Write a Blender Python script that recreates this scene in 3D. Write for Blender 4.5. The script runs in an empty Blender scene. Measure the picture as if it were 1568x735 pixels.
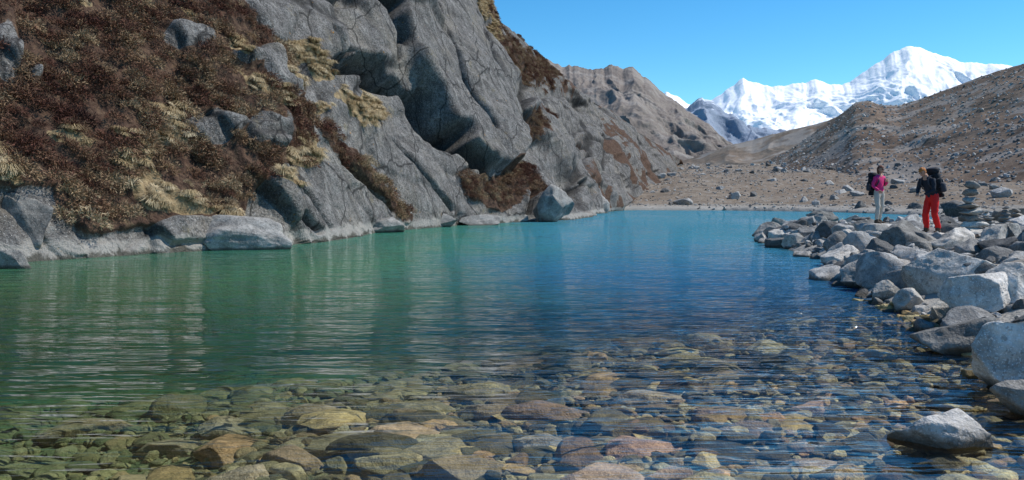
import bpy, math, random
import numpy as np
from mathutils import Vector, Matrix, Euler
rng=np.random.default_rng(7); random.seed(7)
scene=bpy.context.scene
COL=scene.collection
# ------------------------------------------------------------------ camera
F=1231.0; CXP=784.0; CYP=367.5; PITCH=math.radians(2.906); CH=1.7
cam_d=bpy.data.cameras.new("camera"); cam=bpy.data.objects.new("camera",cam_d); COL.objects.link(cam)
cam.location=(0,0,CH); cam.rotation_euler=(math.pi/2-PITCH,0,0)
cam_d.sensor_width=36; cam_d.lens=36*F/1568; cam_d.clip_start=0.1; cam_d.clip_end=40000
scene.camera=cam
def ray(px,py):
    dx=(px-CXP)/F; dz=(CYP-py)/F
    y=math.cos(PITCH)+dz*math.sin(PITCH); z=-math.sin(PITCH)+dz*math.cos(PITCH)
    return dx/y, z/y
def P(px,py,Y):           # world point seen on bearing px,py at distance Y
    a,b=ray(px,py); return (a*Y,Y,CH+b*Y)
def onz(px,py,z):         # world point on horizontal level z
    a,b=ray(px,py); Y=(z-CH)/b; return (a*Y,Y,z)
def bearing(p):
    v=p-np.array([0,0,CH]); c,s=math.cos(PITCH),math.sin(PITCH)
    f=v[:,1]*c-v[:,2]*s; u=v[:,1]*s+v[:,2]*c
    f=np.maximum(f,0.1)
    return CXP+F*v[:,0]/f, CYP-F*u/f
# ------------------------------------------------------------------ noise
def h32(a,b,c,seed):
    with np.errstate(over='ignore'):
        h=(a.astype(np.int64)*374761393+b.astype(np.int64)*668265263+c.astype(np.int64)*2147483647+seed*1274126177)&0xFFFFFFFF
        h=((h^(h>>13))*1274126177)&0xFFFFFFFF
        h=((h^(h>>16))*2246822519)&0xFFFFFFFF
        h=h^(h>>15)
    return (h&0xFFFFFF)/float(0xFFFFFF)
def vnoise(p,seed=0):
    i=np.floor(p).astype(np.int64); f=p-i; f=f*f*f*(f*(f*6-15)+10)
    r=0
    for dx in (0,1):
        wx=f[:,0] if dx else 1-f[:,0]
        for dy in (0,1):
            wy=f[:,1] if dy else 1-f[:,1]
            for dz in (0,1):
                wz=f[:,2] if dz else 1-f[:,2]
                r=r+wx*wy*wz*h32(i[:,0]+dx,i[:,1]+dy,i[:,2]+dz,seed)
    return r*2-1
def fbm(p,octv=4,seed=0,gain=0.5):
    a=1;r=0;q=p.copy()
    for o in range(octv):
        r=r+a*vnoise(q,seed+o*17); q=q*2.03+11.3; a*=gain
    return r
def ridged(p,octv=4,seed=0):
    a=1;r=0;q=p.copy()
    for o in range(octv):
        r=r+a*(1-2*np.abs(vnoise(q,seed+o*17))); q=q*2.1+5.3; a*=0.5
    return r
def voro2(x,y,seed):
    ix=np.floor(x).astype(np.int64); iy=np.floor(y).astype(np.int64)
    F1=np.full(x.shape,9.0);F2=F1.copy(); r=[np.zeros(x.shape) for _ in range(5)]
    for a in (-1,0,1):
        for b in (-1,0,1):
            cx=ix+a; cy=iy+b; z0=np.zeros_like(cx)
            jx=cx+0.1+0.8*h32(cx,cy,z0,seed); jy=cy+0.1+0.8*h32(cx,cy,z0,seed+1)
            dx=x-jx; dy=y-jy; d=np.abs(dx)*0.45+np.abs(dy)*0.35+0.6*np.sqrt(dx*dx+dy*dy)
            m=d<F1
            F2=np.where(m,F1,np.minimum(F2,d)); F1=np.where(m,d,F1)
            h=[h32(cx,cy,z0,seed+2),h32(cx,cy,z0,seed+3),h32(cx,cy,z0,seed+4)]
            for k in range(3): r[k]=np.where(m,h[k],r[k])
            r[3]=np.where(m,dx,r[3]); r[4]=np.where(m,dy,r[4])
    return F1,F2,r
def facets(x,y,seed,A,B):
    F1,F2,r=voro2(x,y,seed)
    off=(r[0]-.5)*A+(r[1]-.5)*r[3]*B*2+(r[2]-.5)*r[4]*B*2
    crack=np.clip((F2-F1)/0.06,0,1)
    return off,crack,r[0]
def sstep(a,b,x):
    t=np.clip((x-a)/(b-a),0,1); return t*t*(3-2*t)
# ------------------------------------------------------------------ mesh utils
def mesh_np(name,V,Fc,smooth=True,mats=(),attrs={},link=True):
    me=bpy.data.meshes.new(name)
    V=np.asarray(V,dtype=np.float32); Fc=np.asarray(Fc,dtype=np.int32)
    me.vertices.add(len(V)); me.vertices.foreach_set("co",V.ravel())
    k=Fc.shape[1]
    me.loops.add(Fc.size); me.loops.foreach_set("vertex_index",Fc.ravel())
    me.polygons.add(len(Fc)); me.polygons.foreach_set("loop_start",np.arange(0,Fc.size,k,dtype=np.int32))
    me.update(calc_edges=True)
    me.polygons.foreach_set("use_smooth",np.full(len(Fc),smooth))
    for a,d in attrs.items():
        at=me.attributes.new(a,'FLOAT','POINT'); at.data.foreach_set("value",np.asarray(d,dtype=np.float32))
    for m in mats: me.materials.append(m)
    me.update()
    ob=bpy.data.objects.new(name,me)
    if link: COL.objects.link(ob)
    return ob
def gridfaces(nu,nv):
    i,j=np.meshgrid(np.arange(nu-1),np.arange(nv-1),indexing='ij')
    a=(i*nv+j).ravel(); return np.stack([a,a+nv,a+nv+1,a+1],1)
# ------------------------------------------------------------------ node helper
class NB:
    def __init__(s,name):
        s.m=bpy.data.materials.new(name); s.m.use_nodes=True; s.t=s.m.node_tree; s.t.nodes.clear()
        s.out=s.t.nodes.new('ShaderNodeOutputMaterial')
    def n(s,ty,props={},ins={}):
        nd=s.t.nodes.new(ty)
        for k,v in props.items(): setattr(nd,k,v)
        for k,v in ins.items():
            sk=nd.inputs[k]
            if isinstance(v,bpy.types.NodeSocket): s.t.links.new(v,sk)
            else:
                if sk.type=='RGBA' and len(v)==3: v=(*v,1)
                sk.default_value=v
        return nd
    def pos(s): return s.n('ShaderNodeNewGeometry').outputs['Position']
    def obj(s): return s.n('ShaderNodeTexCoord').outputs['Object']
    def mapping(s,vec,sc,rot=(0,0,0)): return s.n('ShaderNodeMapping',{}, {'Vector':vec,'Scale':sc,'Rotation':rot}).outputs[0]
    def noise(s,vec,scale,detail=5,rough=.55,dist=0): return s.n('ShaderNodeTexNoise',{}, {'Vector':vec,'Scale':scale,'Detail':detail,'Roughness':rough,'Distortion':dist}).outputs[0]
    def voro(s,vec,scale,feature='F1',out=0): return s.n('ShaderNodeTexVoronoi',{'feature':feature},{'Vector':vec,'Scale':scale}).outputs[out]
    def mix(s,f,a,b,mode='MIX'):
        nd=s.n('ShaderNodeMix',{'data_type':'RGBA','blend_type':mode})
        for i,v in ((0,f),(6,a),(7,b)):
            sk=nd.inputs[i]
            if isinstance(v,bpy.types.NodeSocket): s.t.links.new(v,sk)
            elif i==0: sk.default_value=v
            else: sk.default_value=(*v,1) if len(v)==3 else v
        return nd.outputs[2]
    def math(s,op,a,b=0.0,clamp=False):
        nd=s.n('ShaderNodeMath',{'operation':op,'use_clamp':clamp})
        for i,v in ((0,a),(1,b)):
            if isinstance(v,bpy.types.NodeSocket): s.t.links.new(v,nd.inputs[i])
            else: nd.inputs[i].default_value=v
        return nd.outputs[0]
    def mr(s,v,a,b,c=0.0,d=1.0):
        return s.n('ShaderNodeMapRange',{'interpolation_type':'SMOOTHSTEP'},{'Value':v,'From Min':a,'From Max':b,'To Min':c,'To Max':d}).outputs[0]
    def ramp(s,f,stops):
        nd=s.n('ShaderNodeValToRGB',{}, {'Fac':f}); cr=nd.color_ramp
        while len(cr.elements)<len(stops): cr.elements.new(0.5)
        for e,(p,c) in zip(cr.elements,stops): e.position=p; e.color=(*c,1)
        return nd.outputs[0]
    def attr(s,name): return s.n('ShaderNodeAttribute',{'attribute_name':name}).outputs['Fac']
    def z(s,vec): return s.n('ShaderNodeSeparateXYZ',{}, {0:vec}).outputs[2]
    def bump(s,h,strength,dist,normal=None):
        i={'Height':h,'Strength':strength,'Distance':dist}
        if normal: i['Normal']=normal
        return s.n('ShaderNodeBump',{},i).outputs[0]
    def bsdf(s,col,rough=.9,normal=None,spec=.25,**k):
        i={'Base Color':col,'Roughness':rough,'Specular IOR Level':spec}
        if normal: i['Normal']=normal
        i.update(k)
        b=s.n('ShaderNodeBsdfPrincipled',{},i); s.t.links.new(b.outputs[0],s.out.inputs[0]); return s.m
def plain(name,c,rough=.8,var=.25,scale=25):
    b=NB(name); p=b.obj(); f=b.noise(p,scale,4)
    col=b.mix(f,tuple(x*(1-var) for x in c),tuple(min(1,x*(1+var)) for x in c))
    return b.bsdf(col,rough,b.bump(f,.3,.01))
# lake hue by place: silty green left, blue sky reflection painted in at right
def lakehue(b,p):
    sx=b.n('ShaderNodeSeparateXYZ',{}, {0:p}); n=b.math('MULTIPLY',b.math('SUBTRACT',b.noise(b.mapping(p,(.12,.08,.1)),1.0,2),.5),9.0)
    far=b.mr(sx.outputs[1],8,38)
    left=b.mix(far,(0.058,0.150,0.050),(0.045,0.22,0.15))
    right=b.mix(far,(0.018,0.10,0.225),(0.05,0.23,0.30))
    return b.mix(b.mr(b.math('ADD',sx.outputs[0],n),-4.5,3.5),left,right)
def depthtint(b,col,p):  # light scattered by the water, put into submerged surface colours by depth
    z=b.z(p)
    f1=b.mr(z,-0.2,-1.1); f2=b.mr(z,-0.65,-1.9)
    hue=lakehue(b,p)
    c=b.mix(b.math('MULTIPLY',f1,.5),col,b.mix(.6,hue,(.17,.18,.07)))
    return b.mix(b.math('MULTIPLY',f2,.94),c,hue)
# ------------------------------------------------------------------ materials
def rock_cliff():
    b=NB("cliff_rock"); p=b.pos()
    n1=b.noise(p,.22,4,.6); n2=b.noise(p,1.3,6,.70,.4); n3=b.noise(p,9,4,.7)
    st=b.noise(b.mapping(p,(1.2,1.2,.16)),1.0,5,.65)
    base=b.ramp(n2,[(.30,(.06,.057,.052)),(.45,(.14,.133,.124)),(.60,(.225,.216,.20)),(.78,(.37,.352,.32))])
    base=b.mix(b.mr(st,.45,.62,0,.72),base,(.062,.058,.053),'MIX')
    base=b.mix(b.mr(n1,.48,.66,0,.5),base,(.25,.222,.175))
    base=b.mix(b.mr(n3,.49,.58,0,.70),base,(.05,.048,.045))
    base=b.mix(b.mr(b.noise(p,21,3,.7),.56,.66,0,.7),base,(.44,.42,.39))
    base=b.mix(b.mr(b.noise(p,.8,5,.7),.60,.70,0,.4),base,(.19,.155,.075))
    base=b.mix(b.mr(b.noise(p,1.9,4,.7),.68,.72,0,.75),base,(.42,.20,.03))
    dv_=b.n('ShaderNodeVectorMath',{'operation':'ADD'},{0:p,1:b.n('ShaderNodeVectorMath',{'operation':'SCALE'},{0:b.n('ShaderNodeTexNoise',{}, {'Vector':p,'Scale':.5,'Detail':2}).outputs[1],'Scale':1.2}).outputs[0]}).outputs[0]
    ve=b.voro(b.mapping(dv_,(1,.42,.42),(.35,.55,.1)),.38,'DISTANCE_TO_EDGE'); vj=b.mr(ve,.0,.02)
    veg=b.attr('veg'); tan=b.attr('tan')
    base=b.mix(b.math('MULTIPLY',b.math('SUBTRACT',1.0,vj),.8),base,(.02,.019,.018))
    cr=b.attr('crack'); base=b.mix(b.math('MULTIPLY',b.math('SUBTRACT',1.0,cr),.92),base,(.016,.015,.014))  # dark joints, plus cavity shade put into the colour
    vn=b.noise(p,3.5,5,.7)
    vcol=b.ramp(vn,[(.3,(.035,.020,.015)),(.5,(.085,.052,.036)),(.65,(.135,.088,.056)),(.8,(.24,.17,.10))])
    tcol=b.ramp(vn,[(.3,(.14,.095,.05)),(.6,(.33,.25,.14)),(.8,(.45,.37,.24))])
    vm=b.mr(b.math('ADD',veg,b.math('MULTIPLY',b.math('SUBTRACT',n2,.5),.9)),.40,.55)
    base=b.mix(vm,base,vcol)
    tm=b.mr(b.math('ADD',tan,b.math('MULTIPLY',b.math('SUBTRACT',n2,.5),.9)),.40,.6)
    base=b.mix(tm,base,tcol)
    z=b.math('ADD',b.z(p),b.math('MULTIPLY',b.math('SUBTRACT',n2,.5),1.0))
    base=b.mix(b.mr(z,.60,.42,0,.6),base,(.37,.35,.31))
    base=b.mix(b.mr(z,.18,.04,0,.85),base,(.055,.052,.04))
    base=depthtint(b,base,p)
    h=b.math('ADD',b.math('MULTIPLY',n2,1.1),b.math('MULTIPLY',n3,.24))
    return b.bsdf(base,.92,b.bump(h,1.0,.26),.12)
def stone_mat(name,lo,mid,hi,under=True,dark=True,scale=1.0,rnd=.5,warm=None,mult=1.5):
    b=NB(name); p=b.pos(); r=b.n('ShaderNodeObjectInfo').outputs['Random']
    n1=b.noise(p,2.2*scale,5,.67,.3); n2=b.noise(p,16*scale,4,.7); n3=b.noise(p,60*scale,2,.6)
    base=b.ramp(n1,[(.3,lo),(.5,mid),(.7,hi)])
    base=b.mix(b.mr(n2,.52,.64,0,.6),base,tuple(x*.35 for x in mid))
    base=b.mix(b.mr(n3,.56,.68,0,.5),base,tuple(min(.7,x*1.6) for x in hi))
    k=b.mr(r,0,1,1-rnd,1+rnd*.5)
    base=b.mix(1.0,base,b.n('ShaderNodeCombineXYZ',{}, {0:k,1:k,2:k}).outputs[0],'MULTIPLY')
    if warm:
        r2=b.math('FRACT',b.math('MULTIPLY',r,7.31))
        tint=b.ramp(r2,warm); base=b.mix(.8,base,tint,'MULTIPLY') 
        base=b.mix(1.0,base,(mult,mult,mult),'MULTIPLY')
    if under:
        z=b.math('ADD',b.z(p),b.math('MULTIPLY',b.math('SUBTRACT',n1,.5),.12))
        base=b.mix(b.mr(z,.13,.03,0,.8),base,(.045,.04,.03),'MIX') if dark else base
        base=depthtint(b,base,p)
    h=b.math('ADD',n1,b.math('MULTIPLY',n2,.35))
    return b.bsdf(base,.85,b.bump(h,.9,.08),.3)
def ground_mat():
    b=NB("ground_gravel"); p=b.pos()
    n0=b.noise(p,.02,5,.6); n1=b.noise(p,.25,6,.65); n2=b.noise(p,5,4,.7); n3=b.noise(p,.9,6,.7)
    base=b.ramp(n1,[(.3,(.13,.102,.075)),(.5,(.21,.168,.125)),(.7,(.30,.255,.20))])
    base=b.mix(b.mr(n0,.42,.6,0,.6),base,(.19,.142,.10))
    base=b.mix(b.mr(n3,.54,.62,0,.7),base,(.34,.325,.30))
    base=b.mix(b.mr(n2,.5,.62,0,.65),base,(.085,.066,.05))
    z=b.z(p)
    base=b.mix(b.mr(b.math('ADD',z,b.math('MULTIPLY',b.math('SUBTRACT',n3,.5),.8)),1.0,.4,0,.8),base,(.36,.345,.31))
    vp=b.mapping(p,(1,1,.4))
    vt=b.n('ShaderNodeTexVoronoi',{}, {'Vector':vp,'Scale':5.0}); pbf=b.z(vt.outputs['Color'])
    bed=b.ramp(pbf,[(0,(.06,.05,.03)),(.5,(.15,.125,.07)),(.8,(.24,.20,.115)),(1,(.36,.31,.20))])
    bed=b.mix(b.mr(vt.outputs['Distance'],.4,.65,0,.8),bed,(.02,.02,.015))
    base=b.mix(b.mr(z,.05,-.05),base,bed)
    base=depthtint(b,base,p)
    h=b.math('ADD',n3,b.math('MULTIPLY',n2,.3))
    return b.bsdf(base,.95,b.bump(h,.8,.25),.1)
def hill_mat(name,cols,rockcol,scale,rockamt=.6,bumpd=2.0,hz=None):
    b=NB(name); p=b.pos()
    n1=b.noise(p,.012*scale,6,.62); n2=b.noise(p,.09*scale,6,.7); n3=b.noise(p,.5*scale,5,.75)
    base=b.ramp(n1,[(.32,cols[0]),(.5,cols[1]),(.68,cols[2])])
    base=b.mix(b.mr(n2,.42,.62,0,.6),base,cols[0])
    base=b.mix(b.mr(n3,.55,.66,0,rockamt),base,rockcol)
    rk=b.attr('rock'); base=b.mix(b.math('MULTIPLY',rk,.6),base,rockcol)
    sn=b.attr('snow'); base=b.mix(sn,base,(.85,.87,.9))
    if hz: base=b.mix(hz[0],base,hz[1])  # aerial haze put into the rock colour of distant mountains
    h=b.math('ADD',n2,b.math('MULTIPLY',n3,.4))
    return b.bsdf(base,.95,b.bump(h,.7,bumpd),.05)
def snow_mat():
    b=NB("snow_and_ice"); p=b.pos(); rk=b.attr('rock')
    n=b.noise(p,.006,6,.65); n2=b.noise(p,.02,5,.7)
    m=b.mr(b.math('ADD',rk,b.math('MULTIPLY',b.math('SUBTRACT',n2,.5),1.1)),.55,.75)
    col=b.mix(b.mr(n,.4,.65),(.84,.86,.89),(.92,.92,.93)); col=b.mix(b.math('MULTIPLY',m,.6),col,(.45,.50,.60))
    return b.bsdf(col,.8,b.bump(n,.4,30),.1)
M_cliff=rock_cliff()
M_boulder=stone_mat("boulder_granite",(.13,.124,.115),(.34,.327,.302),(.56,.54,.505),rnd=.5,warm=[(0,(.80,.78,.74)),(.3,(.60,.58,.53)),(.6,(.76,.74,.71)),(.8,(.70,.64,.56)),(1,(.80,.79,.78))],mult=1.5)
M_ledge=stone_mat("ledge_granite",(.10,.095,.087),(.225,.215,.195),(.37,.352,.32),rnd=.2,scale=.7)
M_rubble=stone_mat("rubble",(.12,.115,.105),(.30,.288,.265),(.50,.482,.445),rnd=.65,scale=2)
WARM=[(0,(.9,.85,.6)),(.25,(.72,.74,.70)),(.5,(1,.82,.45)),(.72,(.9,.56,.42)),(.86,(.45,.44,.38)),(1,(1,.93,.72))]
M_bed=stone_mat("bed_stones",(.10,.086,.052),(.26,.215,.125),(.45,.385,.235),rnd=.8,scale=3,dark=False,warm=WARM)
M_slab=stone_mat("bed_slab",(.12,.088,.062),(.27,.21,.15),(.41,.33,.245),rnd=.4,scale=1.6,dark=False,warm=[(0,(1,.70,.58)),(.35,(.75,.78,.72)),(.7,(.88,.82,.58)),(1,(1,.78,.6))])
M_ground=ground_mat()
# ------------------------------------------------------------------ water
def water_mat():
    b=NB("lake_water"); p=b.pos()
    sxyz=b.n('ShaderNodeSeparateXYZ',{}, {0:p})
    br=b.mr(b.noise(b.mapping(p,(.12,.06,1)),1.0,2,.5),.35,.65,.55,1.3)
    near=b.mr(sxyz.outputs[1],4.5,9.5,.35,1.7)
    lee=b.mr(sxyz.outputs[0],-8,2.5,.65,1.6)
    w1=b.noise(b.mapping(p,(.7,3.2,1),(0,0,.10)),1.0,2,.5,.5)
    w2=b.noise(b.mapping(p,(1.8,8.5,1),(0,0,-.12)),1.0,1,.55,.7)
    w3=b.noise(b.mapping(p,(.42,1.5,1),(0,0,.16)),1.0,1,.5,.4)
    # steepen the crests so each ripple has a lit side
    r1=b.math('SUBTRACT',1.0,b.math('MULTIPLY',b.math('ABSOLUTE',b.math('SUBTRACT',w1,.5)),2.0))
    h=b.math('ADD',b.math('MULTIPLY',w1,.09),b.math('MULTIPLY',w2,.040))
    h=b.math('ADD',h,b.math('MULTIPLY',w3,.17))
    h=b.math('ADD',h,b.math('MULTIPLY',r1,.026))
    h=b.math('MULTIPLY',h,b.math('MULTIPLY',b.math('MULTIPLY',br,lee),near))
    nm=b.bump(h,1.0,1.0)
    fr=b.n('ShaderNodeFresnel',{}, {'IOR':1.333,'Normal':nm}).outputs[0]
    gl=b.n('ShaderNodeBsdfGlossy',{}, {'Color':(1,1,1),'Roughness':.02,'Normal':nm}).outputs[0]
    tr=b.n('ShaderNodeBsdfTransparent',{}, {'Color':(.95,.99,.98)}).outputs[0]
    turb=b.n('ShaderNodeBsdfDiffuse',{}, {'Color':lakehue(b,p)}).outputs[0]
    body=b.n('ShaderNodeMixShader',{}, {0:b.mr(sxyz.outputs[1],6.5,20,.01,.72),1:tr,2:turb}).outputs[0]
    mx=b.n('ShaderNodeMixShader',{}, {0:fr,1:body,2:gl}).outputs[0]
    b.t.links.new(mx,b.out.inputs[0]); return b.m
wv=[(-60,-3,0),(60,-3,0),(60,130,0),(-60,130,0)]
water=mesh_np("lake_water",wv,[[0,1,2,3]],mats=[water_mat()])
# ------------------------------------------------------------------ lake outline + ground
lake=np.array([(-25,-4),(-8,-2),(0,-1),(2.6,.8),(3.9,3.2),(4.4,5.2),(4.8,7.1),(5.2,8.7),(5.6,10.7),(6.0,13),(6.7,15.5),(7.6,18.5),(8.6,22),(9.3,27),
 (10.0,32.5),(11.5,34.5),(15,36),(22,40),(32,55),(43,85),(42,108),(32,121),(14,124),(-10,115),(-25,80),(-28,50),(-35,25),(-40,5)],float)
def lake_sd(x,y):
    n=len(lake); d=np.full(x.shape,1e9); ins=np.zeros(x.shape,bool)
    for i in range(n):
        a=lake[i]; c=lake[(i+1)%n]; e=c-a
        t=np.clip(((x-a[0])*e[0]+(y-a[1])*e[1])/(e@e),0,1)
        d=np.minimum(d,np.hypot(x-a[0]-t*e[0],y-a[1]-t*e[1]))
        cond=((a[1]>y)!=(c[1]>y)); xi=(c[0]-a[0])*(y-a[1])/((c[1]-a[1]) if c[1]!=a[1] else 1e-9)+a[0]
        ins^=cond&(x<xi)
    return np.where(ins,-d,d)
def ground_h(x,y):
    sd=lake_sd(x,y); p=np.stack([x,y,np.zeros_like(x)],1)
    din=np.maximum(-sd,0); do=np.maximum(sd,0)
    n1=fbm(p*.5,4,3); n2=fbm(p*.03,4,9); n3=fbm(p*2.2,3,21)
    depth=.13*din+.10*np.maximum(y-9,0)*np.clip(din/2.5,0,1)+.05*np.maximum(din-7,0)
    depth=3.8*(1-np.exp(-depth/3.8))
    hin=-depth+.10*n1*np.minimum(din,1)+.03*n3
    hout=.72*(1-np.exp(-do/1.1))+24*(1-np.exp(-.10*np.maximum(do-18,0)/24))
    hout=hout+.10*n1*np.minimum(do,1)+n2*np.clip((do-8)/60,0,1)*1.6+.03*n3
    return np.where(sd<0,hin,hout)
az=np.concatenate([np.linspace(-180,-38,70)[:-1],np.linspace(-38,38,620),np.linspace(38,180,70)[1:]])*math.pi/180
rr=np.concatenate([[.2,.6,1.0,1.5],np.geomspace(2,130,430)[:],np.geomspace(131,9000,170)])
A,R=np.meshgrid(az,rr,indexing='ij'); gx=(R*np.sin(A)).ravel(); gy=(R*np.cos(A)).ravel()
gz=ground_h(gx,gy)
mesh_np("ground",np.stack([gx,gy,gz],1),gridfaces(len(az),len(rr)),mats=[M_ground])
# ------------------------------------------------------------------ cliff
foot=[(-24,8,0),(-17,14,0),(-13.4,21,0),(-8.2,29.5,0),(-5.9,44.5,0),(.8,60,0),(5.3,67.5,0),(8.7,85,0),(13,110,.1),(24,150,2),(37,200,6),(60,290,13)]
crest=[(-60,20,45),(-50,35,48),(-45,50,50),(-35,68,50),(-26,85,48),(-17,96,42),(-9,104,33),(-6.0,111,29.0),(7.6,170,30.0),(22.8,210,25.6),(37,240,22.0),(66,305,15.2)]
par=[-1500,-800,-160,296,514,690,797,826,895,955,996,1044]
U=np.concatenate([np.linspace(-1500,-320,60)[:-1],np.linspace(-320,600,760)[:-1],np.linspace(600,1044,620)])
def interp(kn,sm=25):
    kn=np.array(kn,float); Uu=np.linspace(-1500,1044,2000); out=np.stack([np.interp(Uu,par,kn[:,k]) for k in range(3)],1)
    k=np.hanning(sm*2+1); k/=k.sum()
    pad=np.concatenate([np.repeat(out[:1],sm,0),out,np.repeat(out[-1:],sm,0)])
    o=np.stack([np.convolve(pad[:,i],k,'valid') for i in range(3)],1)
    return np.stack([np.interp(U,Uu,o[:,i]) for i in range(3)],1)
Fo=interp(foot,14); Cr=interp(crest,30)
NVc=470; W=np.linspace(0,1,NVc)
ex=np.interp(U,[-1500,300,700,850,1044],[2.2,2.2,1.9,1.25,1.1])
T=W[None,:]**ex[:,None]
nu=len(U)
base=Fo[:,None,:]*(1-T[...,None])+Cr[:,None,:]*T[...,None]
hz=np.interp(U,[-1500,296,514,690,800,1044],[.92,.86,.80,.86,.96,.98])
base[...,2]=Fo[:,None,2]+(Cr[:,None,2]-Fo[:,None,2])*T**hz[:,None]
inl=(Cr-Fo); inl[:,2]=0; inl/=np.linalg.norm(inl,axis=1)[:,None]
low=[]
for d in (3.8,2.6,1.8,1.2,.8,.5,.3,.15):
    q=Fo.copy(); q-=inl*d*.55; q[:,2]-=d; low.append(q)
hi=[]
for d in (2,5,9,15,30):
    q=Cr.copy(); q+=inl*d*2; q[:,2]-=d*.5; hi.append(q)
full=np.concatenate([np.stack(low,1),base,np.stack(hi,1)],1); nv=full.shape[1]
Tall=np.concatenate([np.zeros((nu,8)),T,np.ones((nu,5))],1).ravel()
seg=np.linalg.norm(np.diff(Fo,axis=0),axis=1); wf=np.interp(U[1:],[-1500,-160,300,450,620,700,850,1044],[1,1,1.5,2.6,2.6,2.4,6.0,8.0])
arc=np.concatenate([[0],np.cumsum(seg/wf)])
ARC=np.repeat(arc[:,None],nv,1).ravel(); V=full.reshape(-1,3)
du=np.gradient(full,axis=0); dv=np.gradient(full,axis=1); N=np.cross(dv,du); N/=np.linalg.norm(N,axis=2)[...,None]+1e-9; N=N.reshape(-1,3)
if N[nv*500+nv//2][0]<0: N=-N
bx,by=bearing(V)
wp=V*.35; wob=np.stack([fbm(wp,4,5),fbm(wp,4,55)],1)
wl=np.stack([fbm(V*.15,2,6),fbm(V*.15,2,56)],1)
scl=np.clip(V[:,1]/45,.5,1.4)
qx=bx+wob[:,0]*14; qy=by+wob[:,1]*14
sx_=bx+wl[:,0]*6; sy_=by+wl[:,1]*6
def poly(pts,soft=8,x=None,y=None):
    x=qx if x is None else x; y=qy if y is None else y
    pts=np.array(pts,float); n=len(pts); d=np.full(x.shape,1e9); ins=np.zeros(x.shape,bool)
    for i in range(n):
        a=pts[i]; c=pts[(i+1)%n]; e=c-a
        t=np.clip(((x-a[0])*e[0]+(y-a[1])*e[1])/(e@e),0,1)
        d=np.minimum(d,np.hypot(x-a[0]-t*e[0],y-a[1]-t*e[1]))
        cond=((a[1]>y)!=(c[1]>y)); xi=(c[0]-a[0])*(y-a[1])/((c[1]-a[1]) if c[1]!=a[1] else 1e-9)+a[0]
        ins^=cond&(x<xi)
    s=np.where(ins,d,-d); return sstep(-soft,soft,s)
def line(pts,w,x=None,y=None):
    x=sx_ if x is None else x; y=sy_ if y is None else y
    d=np.full(x.shape,1e9)
    for a,c in zip(pts[:-1],pts[1:]):
        a=np.array(a,float); c=np.array(c,float); e=c-a
        t=np.clip(((x-a[0])*e[0]+(y-a[1])*e[1])/(e@e),0,1)
        d=np.minimum(d,np.hypot(x-a[0]-t*e[0],y-a[1]-t*e[1]))
    return 1-sstep(w*.5,w*1.2,d)
def ell(cx,cy,rx,ry,ang=0):
    c,s=math.cos(math.radians(ang)),math.sin(math.radians(ang))
    dx=qx-cx; dy=qy-cy; a=(dx*c+dy*s)/rx; b2=(-dx*s+dy*c)/ry
    return 1-sstep(.75,1.15,np.hypot(a,b2))
mx=np.maximum
veg=poly([(-900,-600),(180,-600),(300,-60),(345,20),(400,60),(440,110),(460,170),(470,225),(452,258),(415,258),(395,295),(375,330),(300,334),(215,342),(150,348),(100,325),(92,300),(40,292),(-900,285)])
outc=np.zeros(len(V))
for e in [(8,85,30,50,0),(276,76,44,20,15),(398,30,44,40,30),(318,200,48,22,10),(392,212,34,28,10),(398,125,20,36,-25),(360,110,22,13,0),(62,112,12,9,0),(430,150,22,18,0),(470,60,30,40,-30)]:
    outc=mx(outc,ell(*e))
veg=veg*(1-outc)
veg=mx(veg,line([(485,205),(540,250),(590,295),(622,330)],9))
veg=mx(veg,poly([(705,250),(760,262),(800,245),(832,262),(826,285),(800,300),(795,318),(760,315),(730,295)],6))
veg=mx(veg,poly([(755,40),(790,65),(880,115),(905,135),(880,142),(820,118),(775,104),(752,66)],10)*.75)
veg=mx(veg,poly([(800,170),(835,185),(825,205),(800,200)],6)*.7)
farv=sstep(.0,.45,fbm(V*.12,5,77))*sstep(850,930,bx)*.8
veg=mx(veg,farv)
veg=mx(veg,line([(690,-20),(725,20),(750,90)],8)*.55)
tan=np.zeros(len(V))
for e in [(548,172,46,20,24),(440,84,30,13,25),(478,115,32,11,45),(447,246,28,15,0),(425,285,10,24,-60),(270,312,62,18,10),(352,335,30,9,5),(355,95,12,22,0),(725,20,14,22,30),(745,60,10,22,-20),(440,140,16,10,30),(490,180,12,8,40),(100,215,34,12,10),(230,170,24,8,0)]:
    tan=mx(tan,ell(*e))
nearv=sstep(.25,.6,fbm(V*.5,4,31))*veg*.65*(bx<480)
tan=mx(tan,nearv)
# relief
zt=V[:,2]
rot=lambda a:(math.cos(a),math.sin(a))
def dom(w,h,a,seed):
    c,s=rot(a); wv_=fbm(V*.2,2,seed)*.10
    X=(ARC*c+zt*s)/w+wv_; Y=(-ARC*s+zt*c)/h+wv_; return X,Y
blk=sstep(745,800,bx)
X,Y=dom(4.6,8.5,.42,1); o1,c1,r1=facets(X,Y,11,1.8,1.3)
X,Y=dom(2.3,3.6,.30,2); o2,c2,r2=facets(X,Y,21,.8,.7)
X,Y=dom(.9,1.3,.5,3); o3,c3,r3=facets(X,Y,31,.14,.15)
smooth=poly([(560,130),(640,160),(690,225),(800,320),(640,345),(480,340),(420,260),(500,210)],15)
slab=poly([(585,40),(610,-60),(700,-60),(735,20),(775,160),(795,215),(775,262),(735,262),(700,222),(655,150),(620,105)],2.5,sx_,sy_)
amp1=np.where(bx<560,.8,1.0)*(1-.65*smooth)*(1-.75*slab)
disp=(o1*amp1*scl*(1+.1*blk)+o2*(1-.75*smooth)*(1-.8*slab)*(1-.6*blk)*scl+o3*(1-.5*smooth)*(1-.5*slab)*(1-.7*blk)*.9)
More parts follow.
